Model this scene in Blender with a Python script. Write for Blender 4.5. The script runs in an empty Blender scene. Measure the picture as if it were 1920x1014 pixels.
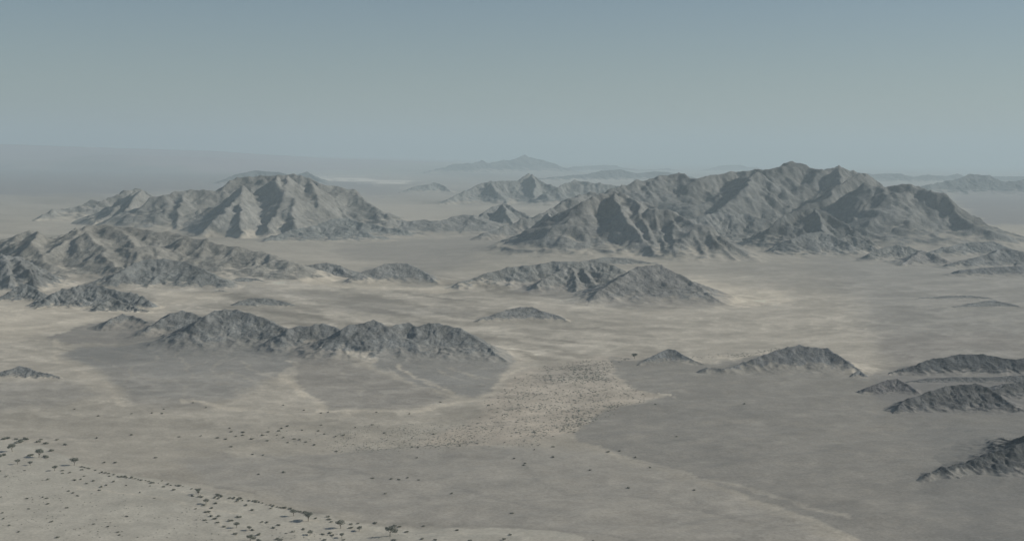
import bpy, math, random
import numpy as np
from mathutils import Matrix, Vector

sc = bpy.context.scene
# ------------------------------------------------------------------ camera
H = 300.0                      # metres above the plain
F = 2637.0                     # focal length in pixels of the 1920 px wide photograph
PITCH = math.atan(214.0 / F)
ROLL = math.radians(0.6)
cp, sp = math.cos(PITCH), math.sin(PITCH)
U0 = np.array([0.0, sp, cp]); FW = np.array([0.0, cp, -sp]); R0 = np.array([1.0, 0.0, 0.0])
RT = math.cos(ROLL) * R0 + math.sin(ROLL) * U0
UP = -math.sin(ROLL) * R0 + math.cos(ROLL) * U0
cd = bpy.data.cameras.new('camera'); cam = bpy.data.objects.new('camera', cd)
sc.collection.objects.link(cam)
cd.sensor_width = 36.0; cd.lens = 36.0 * F / 1920.0
cd.clip_start = 1.0; cd.clip_end = 400000.0
cam.matrix_world = Matrix(((RT[0], UP[0], -FW[0], 0), (RT[1], UP[1], -FW[1], 0), (RT[2], UP[2], -FW[2], H), (0, 0, 0, 1)))
sc.camera = cam
# ------------------------------------------------------------------ world, sun, exposure
SUN_AZ = math.radians(6.0)     # from +X towards +Y
SUN_EL = math.radians(31.0)
w = bpy.data.worlds.new('World'); sc.world = w; w.use_nodes = True
wn = w.node_tree; bg = wn.nodes['Background']
sky = wn.nodes.new('ShaderNodeTexSky'); sky.sky_type = 'NISHITA'; sky.sun_disc = False
sky.sun_elevation = SUN_EL; sky.sun_rotation = math.pi / 2 - SUN_AZ
sky.altitude = 600; sky.air_density = 1.0; sky.dust_density = 0.5; sky.ozone_density = 2.6
wn.links.new(sky.outputs[0], bg.inputs[0]); bg.inputs[1].default_value = 0.053
sd = bpy.data.lights.new('sun', 'SUN'); sd.energy = 3.85; sd.angle = math.radians(0.5); sd.color = (1.0, 0.955, 0.87)
sun = bpy.data.objects.new('sun', sd); sc.collection.objects.link(sun); sun.location = (3000, 0, 3000)
tosun = Vector((math.cos(SUN_EL) * math.cos(SUN_AZ), math.cos(SUN_EL) * math.sin(SUN_AZ), math.sin(SUN_EL)))
sun.rotation_euler = tosun.to_track_quat('Z', 'Y').to_euler()
vs = sc.view_settings; vs.view_transform = 'Standard'; vs.look = 'None'; vs.gamma = 1.0; vs.use_curve_mapping = False
vs.exposure = 0.11
HAZE_DENSITY = 5.7e-5
sc.render.engine = 'CYCLES'
sc.cycles.use_denoising = True
sc.cycles.volume_bounces = 1; sc.cycles.max_bounces = 4

# ------------------------------------------------------------------ numeric helpers
_ga = np.random.RandomState(77).uniform(0, 2 * math.pi, (256, 256))
_GC = np.cos(_ga).astype(np.float32).ravel(); _GS = np.sin(_ga).astype(np.float32).ravel()
def perlin(x, y, seed=0):
    x = np.asarray(x, np.float64); y = np.asarray(y, np.float64)
    fx = np.floor(x); fy = np.floor(y)
    xf = (x - fx).astype(np.float32); yf = (y - fy).astype(np.float32)
    xi = (fx.astype(np.int32) + seed * 37) & 255; yi = (fy.astype(np.int32) + seed * 91 + 13) & 255
    x2 = (xi + 1) & 255; y2 = ((yi + 1) & 255) << 8; yi = yi << 8
    def g(k, a, b): return _GC[k] * a + _GS[k] * b
    u = xf * xf * xf * (xf * (xf * 6 - 15) + 10); v = yf * yf * yf * (yf * (yf * 6 - 15) + 10)
    a = g(yi + xi, xf, yf); b = g(yi + x2, xf - 1, yf)
    c = g(y2 + xi, xf, yf - 1); d = g(y2 + x2, xf - 1, yf - 1)
    return (a + (b - a) * u + (c - a + (a - b - c + d) * u) * v) * np.float32(1.5)
def fbm(x, y, octv=4, seed=0, gain=0.5):
    t = 0.0; amp = 1.0
    for i in range(octv):
        t = t + amp * perlin(x, y, seed + i * 17); x = x * 2.03 + 13.7; y = y * 2.03 - 7.1; amp *= gain
    return t
def ridged(x, y, octv=4, seed=0, gain=0.55):
    t = 0.0; amp = 1.0; wgt = 1.0
    for i in range(octv):
        n = 1.0 - np.abs(perlin(x, y, seed + i * 31)) * 1.6
        n = np.clip(n, 0, 1) ** 2 * wgt
        wgt = np.clip(n * 1.6, 0, 1)
        t = t + amp * n; x = x * 2.07 + 3.3; y = y * 2.07 + 9.1; amp *= gain
    return t
def sstep(a, b, x):
    t = np.clip((x - a) / (b - a), 0, 1); return t * t * (3 - 2 * t)
def raydir(px, py):
    return FW * F + (px - 960.0) * RT + (507.0 - py) * UP
def G(px, gy):                                    # a point of the level plain
    d = raydir(px, gy); t = H / -d[2]; return np.array([d[0] * t, d[1] * t])
def project(x, y, z=0.0):
    zz = z - H
    f = x * FW[0] + y * FW[1] + zz * FW[2]
    a = x * RT[0] + y * RT[1] + zz * RT[2]; b = x * UP[0] + y * UP[1] + zz * UP[2]
    f = np.maximum(f, 1.0)
    return 960.0 + F * a / f, 507.0 - F * b / f
def node(px, py, foot, s):                        # a crest point whose slope s reaches the plain at picture row `foot`
    d = raydir(px, py); k = -d[2] / d[1]
    df = G(px, foot)[1] if foot > 0 else -foot
    Y = (df + H / s) / (1 + k / s)
    return np.array([d[0] / d[1] * Y, Y, H - k * Y])

# ------------------------------------------------------------------ ground colours (sand and gravel, aircraft-window tint painted in at right), as a map over the plain
LIGHT = (.340, .322, .276); MID = (.275, .262, .225); GREY = (.215, .208, .188); DARK = (.182, .177, .162)
PINK = (.325, .298, .252); PALE = (.315, .308, .268); BRIGHT = (.405, .378, .315); BLUE = (.17, .17, .175)
# (polygon in map rows/columns, colour, softness, opacity)
PATCH = [
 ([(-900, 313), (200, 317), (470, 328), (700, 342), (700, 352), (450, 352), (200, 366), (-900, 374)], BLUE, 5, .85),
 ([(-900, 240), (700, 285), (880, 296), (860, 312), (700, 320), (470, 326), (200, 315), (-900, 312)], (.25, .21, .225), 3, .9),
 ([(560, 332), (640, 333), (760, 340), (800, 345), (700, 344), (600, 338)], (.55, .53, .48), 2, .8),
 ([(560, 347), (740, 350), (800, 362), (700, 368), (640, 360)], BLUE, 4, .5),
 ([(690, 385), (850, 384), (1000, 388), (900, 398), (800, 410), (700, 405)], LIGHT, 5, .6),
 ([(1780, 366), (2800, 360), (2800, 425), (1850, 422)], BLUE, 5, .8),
 ([(640, 458), (760, 448), (900, 436), (1050, 430), (1120, 460), (1060, 480), (980, 480), (860, 502), (800, 515), (740, 492), (620, 478)], GREY, 12, .85),
 ([(940, 455), (1000, 460), (1120, 480), (1110, 495), (1000, 485), (900, 500), (860, 510), (900, 480)], MID, 10, .8),
 ([(1390, 470), (1560, 470), (1620, 520), (1600, 548), (1480, 540), (1380, 515), (1290, 500)], GREY, 16, .6),
 ([(1540, 478), (2900, 470), (2900, 700), (1690, 690), (1620, 600), (1570, 520)], (.20, .20, .19), 40, .7),  # darker tint of the aircraft window, painted into the ground colour
 ([(1660, 626), (2800, 632), (2800, 668), (1900, 665), (1800, 655), (1700, 680), (1640, 660)], (.225, .215, .195), 12, .8),
 ([(500, 470), (620, 478), (740, 495), (690, 500), (560, 485), (470, 480)], LIGHT, 6, .7),
 ([(430, 508), (520, 513), (640, 526), (850, 536), (900, 540), (830, 547), (600, 538), (500, 526), (440, 516)], BRIGHT, 3, .95),
 ([(330, 543), (460, 533), (560, 545), (760, 562), (700, 574), (540, 556), (430, 548)], GREY, 4, .4),
 ([(590, 566), (720, 570), (900, 582), (880, 592), (700, 590), (610, 577)], GREY, 3, .45),
 ([(300, 545), (440, 548), (420, 560), (330, 572), (285, 590), (250, 585), (285, 560)], BRIGHT, 5, .7),
 ([(-500, 560), (80, 570), (200, 580), (300, 590), (180, 602), (90, 625), (40, 640), (-500, 640)], BRIGHT, 8, .75),
 ([(70, 515), (100, 508), (150, 520), (120, 536), (90, 545), (30, 560), (-300, 560), (0, 545)], LIGHT, 4, .9),
 ([(1285, 520), (1310, 520), (1360, 532), (1470, 550), (1500, 562), (1460, 572), (1380, 574), (1330, 555)], BRIGHT, 6, 1.0),
 ([(860, 535), (960, 560), (1090, 575), (1370, 577), (1520, 575), (1560, 600), (1200, 600), (1090, 610), (1000, 600), (900, 570)], LIGHT, 10, .5),
 ([(925, 606), (1080, 603), (1060, 615), (940, 612)], MID, 5, .6),
 ([(960, 556), (1090, 560), (1120, 550), (1370, 566), (1376, 574), (1300, 580), (1150, 578), (1100, 566), (1000, 556)], (.19, .185, .172), 5, .7),
 ([(868, 528), (900, 515), (1150, 520), (1130, 556), (1040, 556), (960, 545)], (.19, .186, .175), 6, .7),
 ([(650, 520), (690, 500), (800, 505), (835, 528), (800, 536), (690, 530)], (.20, .197, .18), 4, .7),
 # bajada below the long foreground hill
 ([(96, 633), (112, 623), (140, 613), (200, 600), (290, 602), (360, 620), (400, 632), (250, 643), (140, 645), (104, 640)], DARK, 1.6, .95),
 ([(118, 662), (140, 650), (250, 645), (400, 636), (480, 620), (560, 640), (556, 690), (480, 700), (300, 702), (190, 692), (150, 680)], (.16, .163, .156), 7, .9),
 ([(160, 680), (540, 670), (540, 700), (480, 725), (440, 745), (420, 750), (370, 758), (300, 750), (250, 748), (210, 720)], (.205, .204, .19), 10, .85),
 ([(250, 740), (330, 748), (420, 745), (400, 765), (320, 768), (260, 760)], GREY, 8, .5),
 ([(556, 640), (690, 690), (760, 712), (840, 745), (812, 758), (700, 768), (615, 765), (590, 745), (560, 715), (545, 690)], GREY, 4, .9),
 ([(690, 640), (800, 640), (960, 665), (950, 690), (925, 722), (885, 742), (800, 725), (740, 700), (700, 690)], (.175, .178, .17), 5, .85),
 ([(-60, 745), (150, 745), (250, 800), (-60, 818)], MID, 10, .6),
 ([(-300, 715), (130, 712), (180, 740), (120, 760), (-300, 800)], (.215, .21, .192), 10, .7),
 # alluvial fan with shrubs
 ([(905, 755), (960, 705), (1010, 688), (1100, 673), (1190, 670), (1150, 700), (1165, 715), (1240, 745), (1130, 775), (1105, 790), (1075, 812), (1040, 820), (950, 832), (850, 838), (780, 830), (860, 800), (900, 780)], PINK, 9, .8),
 ([(1020, 690), (1100, 676), (1150, 680), (1140, 715), (1080, 712), (1030, 722), (1000, 710)], GREY, 8, .4),
 # the grey gravel plain on the right
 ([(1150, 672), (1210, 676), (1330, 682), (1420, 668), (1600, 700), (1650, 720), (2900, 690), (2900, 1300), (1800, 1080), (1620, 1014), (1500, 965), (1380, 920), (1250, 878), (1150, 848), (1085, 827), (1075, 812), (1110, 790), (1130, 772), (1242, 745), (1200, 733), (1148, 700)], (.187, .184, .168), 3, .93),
 ([(1700, 780), (2900, 770), (2900, 1300), (1900, 1100), (1760, 1014), (1720, 880)], (.145, .148, .142), 60, .6),  # gravel painted darker still, standing in for the window's tint
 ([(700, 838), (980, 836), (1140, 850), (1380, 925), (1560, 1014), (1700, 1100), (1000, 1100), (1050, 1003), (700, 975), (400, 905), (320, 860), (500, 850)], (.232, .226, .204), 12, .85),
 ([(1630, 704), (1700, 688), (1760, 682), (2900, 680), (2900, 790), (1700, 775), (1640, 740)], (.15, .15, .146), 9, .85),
 # pale gravel flat at the lower left
 ([(-300, 822), (40, 822), (95, 840), (150, 868), (250, 893), (370, 915), (450, 932), (550, 960), (650, 974), (760, 985), (950, 992), (1050, 1006), (1250, 1060), (-300, 1400)], PALE, 2.5, .9),
]
STROKE = [  # polyline, half width, colour, opacity
 ([(330, 665), (360, 690), (350, 720), (345, 752)], 2.5, MID, .55), ([(300, 668), (250, 690), (240, 712), (225, 735)], 2.5, MID, .5),
 ([(420, 668), (400, 690), (420, 720), (470, 750)], 2.5, MID, .5), ([(455, 678), (470, 690), (530, 712), (560, 728)], 3, LIGHT, .5),
 ([(180, 668), (220, 690), (260, 705), (330, 712)], 2.5, MID, .45), ([(640, 696), (660, 720), (690, 745), (700, 768)], 2.5, LIGHT, .3),
 ([(725, 690), (760, 712), (800, 728), (860, 742)], 3, LIGHT, .5), ([(850, 690), (890, 702), (930, 712)], 2.5, LIGHT, .5), ([(820, 692), (860, 712), (900, 724)], 2.5, LIGHT, .45),
 ([(350, 690), (385, 680), (395, 668)], 2, LIGHT, .3), ([(395, 690), (410, 682), (440, 670)], 2, LIGHT, .3), ([(195, 755), (215, 775), (260, 790)], 5, LIGHT, .4),
 ([(0, 700), (120, 712), (200, 730)], 4, LIGHT, .25), ([(1200, 795), (1400, 790), (1700, 800)], 6, MID, .2), ([(1150, 735), (1400, 715), (1600, 720)], 6, MID, .15),
 ([(1250, 690), (1330, 715), (1350, 735)], 3, MID, .2), ([(1180, 712), (1260, 705), (1330, 690)], 2, MID, .35),
 ([(1235, 741), (1250, 744), (1262, 746)], 1.6, BRIGHT, .9),
 ([(545, 686), (525, 700), (560, 722), (590, 752), (606, 772)], 8, BRIGHT, .85),
 ([(480, 700), (520, 696), (548, 684)], 3, LIGHT, .7),
 ([(750, 688), (770, 702), (820, 722), (852, 734)], 4, BRIGHT, .75),
 ([(600, 772), (700, 775), (800, 766), (850, 758), (900, 745), (950, 705), (985, 688)], 5, BRIGHT, .75),
 ([(600, 690), (690, 700), (760, 715), (840, 742)], 3, GREY, .7),
 ([(120, 650), (250, 645), (400, 632)], 2.5, MID, .6),
 ([(430, 700), (500, 720), (560, 730)], 3, MID, .6),
 ([(880, 700), (900, 715), (940, 725)], 3, MID, .7),
 ([(110, 640), (100, 660), (130, 690), (190, 720), (215, 745), (230, 760)], 6, BRIGHT, .6),
 ([(345, 752), (380, 757), (450, 765), (520, 775)], 5, BRIGHT, .75),
 ([(190, 765), (300, 775), (450, 782), (600, 778)], 4, LIGHT, .5),
 ([(-60, 745), (60, 742), (180, 762)], 3, LIGHT, .3),
 ([(-60, 818), (60, 818), (150, 818), (300, 816)], 2, GREY, .4),
 ([(340, 842), (420, 848), (480, 872), (560, 885)], 5, GREY, .35),
 ([(480, 845), (520, 858), (560, 870), (650, 880), (720, 896), (800, 897), (870, 912), (960, 945), (1040, 958)], 5, (.17, .168, .155), .5),
 ([(700, 897), (740, 905), (820, 935), (870, 945)], 5, GREY, .4),
 ([(820, 846), (900, 858), (990, 885), (1060, 885)], 6, GREY, .35),
 ([(984, 860), (995, 890), (1020, 912), (1080, 925), (1180, 932), (1300, 950), (1450, 985)], 4, (.17, .168, .155), .5),
 ([(1050, 868), (1090, 880), (1180, 905), (1290, 935), (1400, 970)], 6, GREY, .4),
 ([(960, 945), (1100, 950), (1250, 975)], 5, GREY, .35),
 ([(960, 990), (1050, 1003), (1150, 1012), (1300, 1030)], 3, (.16, .158, .146), .55),
 ([(1090, 838), (1200, 858), (1300, 890), (1400, 915), (1600, 975)], 5, LIGHT, .5),
 ([(560, 960), (700, 978), (900, 984), (1000, 992)], 5, (.19, .186, .165), .6),
 ([(300, 892), (380, 906), (470, 925), (540, 950)], 4, (.18, .176, .16), .55),
 ([(480, 938), (600, 948), (760, 942)], 3, GREY, .35),
 ([(60, 848), (180, 880), (280, 905), (400, 935), (470, 952)], 1.6, BRIGHT, .35),
 ([(150, 912), (290, 930), (360, 950), (480, 966)], 2.2, BRIGHT, .45),
 ([(380, 932), (395, 955), (420, 985), (450, 1008)], 3, BRIGHT, .4),
 ([(560, 975), (680, 984), (800, 1000), (900, 1006)], 1.8, BRIGHT, .5),
 ([(560, 982), (680, 990), (790, 1002)], 1.2, GREY, .5),
 ([(30, 822), (100, 820), (200, 821), (330, 816)], 1.5, LIGHT, .6),
 ([(1340, 668), (1380, 676), (1440, 662)], 3.5, BRIGHT, .8),
 ([(1530, 455), (1560, 500), (1600, 560)], 6, MID, .15),
 ([(1690, 621), (1800, 620), (1920, 624), (2300, 628)], 1.5, DARK, .8),
 ([(900, 470), (980, 465), (1060, 474)], 3, LIGHT, .4),
 ([(520, 452), (620, 455), (700, 447), (900, 443), (960, 440)], 2.5, LIGHT, .6),
 ([(1400, 430), (1440, 450), (1500, 480)], 8, MID, .5),
 ([(-900, 301), (100, 303), (300, 306), (600, 309), (850, 307)], 1.5, (.5, .46, .45), .7),
 ([(-900, 296), (200, 298), (330, 301), (560, 305)], 1.2, (.5, .46, .45), .6),
 ([(560, 311), (640, 313), (720, 315)], 1.2, BLUE, .9),
 ([(1090, 580), (1110, 600), (1150, 640), (1100, 668)], 14, MID, .35),
]
def seg_dist(px, py, a, b):
    ax, ay = a; bx, by = b; dx, dy = bx - ax, by - ay
    t = np.clip(((px - ax) * dx + (py - ay) * dy) / (dx * dx + dy * dy + 1e-9), 0, 1)
    return np.hypot(px - ax - t * dx, py - ay - t * dy)
YS = 1.6
def poly_sd(px, py, poly):
    inside = np.zeros(px.shape, bool); dmin = np.full(px.shape, 1e9)
    n = len(poly)
    for i in range(n):
        x1, y1 = poly[i]; x2, y2 = poly[(i + 1) % n]; y1 *= YS; y2 *= YS
        dmin = np.minimum(dmin, seg_dist(px, py, (x1, y1), (x2, y2)))
        if y1 != y2:
            c = ((y1 > py) != (y2 > py)) & (px < (x2 - x1) * (py - y1) / (y2 - y1) + x1)
            inside ^= c
    return np.where(inside, dmin, -dmin)
def ground_colour(x, y):
    shp = x.shape; x = x.ravel(); y = y.ravel()
    px, py = project(x, y)
    lu = x / np.maximum(y, 50); lv = np.log(np.maximum(y, 50))
    wx = fbm(lu * 22, lv * 22, 5, 5); wy = fbm(lu * 22, lv * 22, 5, 55)
    px = px + wx * 13; py = py + wy * 4.0 + fbm(lu * 90, lv * 90, 4, 77) * 2.0; px = px + fbm(lu * 120, lv * 120, 3, 78) * 4.0
    col = np.empty((x.size, 3)); col[:] = MID
    # wide bands of sand
    b = sstep(495, 530, py) * (1 - sstep(720, 800, py))
    col += (np.array(LIGHT) - col) * (0.75 * b)[:, None]
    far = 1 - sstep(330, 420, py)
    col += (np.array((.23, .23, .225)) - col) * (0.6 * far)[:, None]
    bands = fbm(px * .004 + 3, (py - .06 * px) * .11, 4, 91)
    far2 = 1 - sstep(430, 520, py)
    col *= (1 + far2 * .22 * np.clip(bands, -1, 1))[:, None]
    st = fbm(px * .005 + 7, (py - .125 * px) * .085, 5, 191)
    m = sstep(505, 535, py) * (1 - sstep(655, 700, py)) * sstep(-400, 380, px) * (1 - sstep(1050, 1350, px))
    col *= (1 + m * (-.10 + .46 * np.clip(st, -1, 1)))[:, None]
    fg = sstep(770, 820, py) * (1 - .5 * sstep(1200, 1500, px))
    s2 = fbm((px + 2 * py) * .006, (py - .16 * px) * .06, 5, 291)
    col *= (1 + fg * .09 * np.clip(s2, -1, 1))[:, None]
    pyw = py * YS
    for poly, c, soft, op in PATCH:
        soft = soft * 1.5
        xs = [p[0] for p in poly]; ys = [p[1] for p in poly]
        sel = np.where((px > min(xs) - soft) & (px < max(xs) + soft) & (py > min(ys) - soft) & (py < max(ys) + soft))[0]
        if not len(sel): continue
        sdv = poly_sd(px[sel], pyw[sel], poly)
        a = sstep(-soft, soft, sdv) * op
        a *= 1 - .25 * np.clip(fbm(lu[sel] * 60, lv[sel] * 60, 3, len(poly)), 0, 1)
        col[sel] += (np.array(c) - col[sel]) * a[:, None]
    for pl, wd, c, op in STROKE:
        xs = [p[0] for p in pl]; ys = [p[1] for p in pl]; e = wd * 2.5
        sel = np.where((px > min(xs) - e) & (px < max(xs) + e) & (py > min(ys) - e) & (py < max(ys) + e))[0]
        if not len(sel): continue
        d = np.full(len(sel), 1e9)
        for p, q in zip(pl[:-1], pl[1:]):
            d = np.minimum(d, seg_dist(px[sel], pyw[sel], (p[0], p[1] * YS), (q[0], q[1] * YS)))
        wv = wd * (1 + .5 * fbm(lu[sel] * 130, lv[sel] * 130, 3, 9))
        a = (1 - sstep(0.25 * wv, 1.5 * wv, d)) * op * np.clip(.8 + .6 * wx[sel], .2, 1)
        col[sel] += (np.array(c) - col[sel]) * a[:, None]
    # drainage lines and mottling on the plain (same pattern scale at every distance)
    n1 = fbm(lu * 70, lv * 70, 4, 301); dr = ridged(lu * 16 + n1 * .25, lv * 16 + n1 * .2, 4, 311)
    col *= np.array((1.03, .98, .935)) * 1.36
    amp = sstep(420, 560, py) * (.35 + .65 * sstep(.25, .33, col[:, 0])) * (1 - .55 * fg)
    col *= (1 + amp * (.05 * np.clip(n1, -1, 1) + .17 * (dr - .75) + .10 * (ridged(lu * 55 + n1 * .2, lv * 40, 3, 331) - .7)))[:, None]
    return np.clip(col, .03, .7).reshape(shp + (3,))
def ground_z(x, y):
    r = np.hypot(x, y)
    z = 1.2 * fbm(x / 420, y / 420, 3, 401) + .7 * fbm(x / 90, y / 90, 3, 402)
    z = z * np.clip(3000 / r, .3, 1)
    near = (1 - sstep(1500, 2000, y)) * sstep(-.32, -.12, x / np.maximum(y, 50))
    z = z + near * 3.4 * fbm((x + .8 * y) / 260, (y - .35 * x) / 85, 4, 405)
    # the long plateau that rises beyond the plain on the left
    u = x / np.maximum(y, 50)
    top = np.interp(u, [-1.2, -.8, -.364, -.212, -.137, -.045, .0, .05], [700, 620, 458, 352, 205, 130, 90, 0])
    yy = y + 1500 * fbm(x / 6000, y / 6000, 3, 403)
    rise = .3 * sstep(22000, 25000, yy) + .3 * sstep(26000, 28500, yy + 900 * fbm(x / 3500, y / 3500, 2, 409)) + .4 * sstep(29500, 32500, yy)
    return z + rise * top

# ------------------------------------------------------------------ meshes and materials
def grid_mesh(name, X, Y, Z, C, rock, mat, cut=None):
    ny, nx = X.shape
    idx = np.arange(ny * nx).reshape(ny, nx)
    q = np.stack([idx[:-1, :-1], idx[:-1, 1:], idx[1:, 1:], idx[1:, :-1]], -1).reshape(-1, 4)
    if cut is not None:
        keep = cut.ravel()[q].any(1); q = q[keep]
    used = np.zeros(ny * nx, bool); used[q.ravel()] = True
    remap = np.cumsum(used) - 1; q = remap[q]
    co = np.stack([X, Y, Z], -1).reshape(-1, 3)[used]
    c4 = np.concatenate([C.reshape(-1, 3)[used], rock.reshape(-1, 1)[used]], 1).astype(np.float32)
    me = bpy.data.meshes.new(name)
    me.vertices.add(len(co)); me.vertices.foreach_set('co', co.astype(np.float32).ravel())
    me.loops.add(q.size); me.loops.foreach_set('vertex_index', q.ravel().astype(np.int32))
    me.polygons.add(len(q)); me.polygons.foreach_set('loop_start', np.arange(0, q.size, 4, dtype=np.int32))
    me.update(calc_edges=True)
    me.polygons.foreach_set('use_smooth', np.ones(len(q), bool))
    at = me.color_attributes.new('albedo', 'FLOAT_COLOR', 'POINT'); at.data.foreach_set('color', c4.ravel())
    me.materials.append(mat)
    o = bpy.data.objects.new(name, me); sc.collection.objects.link(o)
    return o
def nd(nt, kind, **kw):
    n = nt.nodes.new(kind)
    for k, v in kw.items():
        if k.startswith('i_'): n.inputs[k[2:].replace('_', ' ')].default_value = v
        else: setattr(n, k, v)
    return n
def terrain_material():
    m = bpy.data.materials.new('desert_rock_and_sand'); m.use_nodes = True; nt = m.node_tree; L = nt.links
    b = nt.nodes['Principled BSDF']; b.inputs['Roughness'].default_value = .95; b.inputs['Specular IOR Level'].default_value = .1
    at = nd(nt, 'ShaderNodeAttribute', attribute_name='albedo')
    tc = nd(nt, 'ShaderNodeNewGeometry')
    def noise(scale, det=4, rough=.6):
        n = nd(nt, 'ShaderNodeTexNoise'); n.inputs['Scale'].default_value = scale; n.inputs['Detail'].default_value = det
        n.inputs['Roughness'].default_value = rough; L.new(tc.outputs['Position'], n.inputs['Vector']); return n
    def rng(sock, a, bb, c, d):
        r = nd(nt, 'ShaderNodeMapRange'); r.inputs['From Min'].default_value = a; r.inputs['From Max'].default_value = bb
        r.inputs['To Min'].default_value = c; r.inputs['To Max'].default_value = d; L.new(sock, r.inputs['Value']); return r.outputs['Result']
    def mul(a, bb):
        n = nd(nt, 'ShaderNodeMath', operation='MULTIPLY')
        for i, s in enumerate((a, bb)):
            if isinstance(s, float): n.inputs[i].default_value = s
            else: L.new(s, n.inputs[i])
        return n.outputs[0]
    def mixf(f, a, bb):
        n = nd(nt, 'ShaderNodeMix'); n.data_type = 'FLOAT'; L.new(f, n.inputs[0])
        for i, s in ((2, a), (3, bb)):
            if isinstance(s, float): n.inputs[i].default_value = s
            else: L.new(s, n.inputs[i])
        return n.outputs[0]
    rock = at.outputs['Alpha']
    n1 = noise(.055, 6, .68); n2 = noise(.35, 4, .65); n3 = noise(.012, 5, .6)
    # rock: strong mottling of boulders and varnish; sand: fine speckle of gravel and low plants
    fr = mul(rng(n1.outputs['Fac'], .35, .65, .80, 1.22), rng(n2.outputs['Fac'], .35, .65, .86, 1.14))
    fs = mul(rng(n2.outputs['Fac'], .3, .7, .84, 1.14), rng(n1.outputs['Fac'], .3, .7, .92, 1.08))
    f = mul(mixf(rock, fs, fr), rng(n3.outputs['Fac'], .3, .7, .95, 1.05))
    vm = nd(nt, 'ShaderNodeVectorMath', operation='SCALE'); L.new(at.outputs['Color'], vm.inputs[0]); L.new(f, vm.inputs['Scale'])
    L.new(vm.outputs[0], b.inputs['Base Color'])
    n4 = noise(.09, 7, .72)
    bp = nd(nt, 'ShaderNodeBump'); bp.inputs['Distance'].default_value = 5.0
    L.new(mixf(rock, .05, .9), bp.inputs['Strength']); L.new(n4.outputs['Fac'], bp.inputs['Height']); L.new(bp.outputs[0], b.inputs['Normal'])
    return m
MT = terrain_material()

# ------------------------------------------------------------------ the plain, one sheet to the horizon
uu = np.concatenate([np.linspace(-2.2, -.40, 60), np.linspace(-.40, .40, 1060)[1:-1], np.linspace(.40, 2.2, 60)])
qq = np.concatenate([np.linspace(2600, 735, 60), np.arange(733, 40, -1.7), np.arange(40, 11.6, -.7)])
YY = H * F / qq
gx = uu[None, :] * YY[:, None]; gy_ = np.repeat(YY[:, None], len(uu), 1)
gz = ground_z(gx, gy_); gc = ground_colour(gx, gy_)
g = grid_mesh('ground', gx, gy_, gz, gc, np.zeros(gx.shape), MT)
g['kind'] = 'structure'

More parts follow.
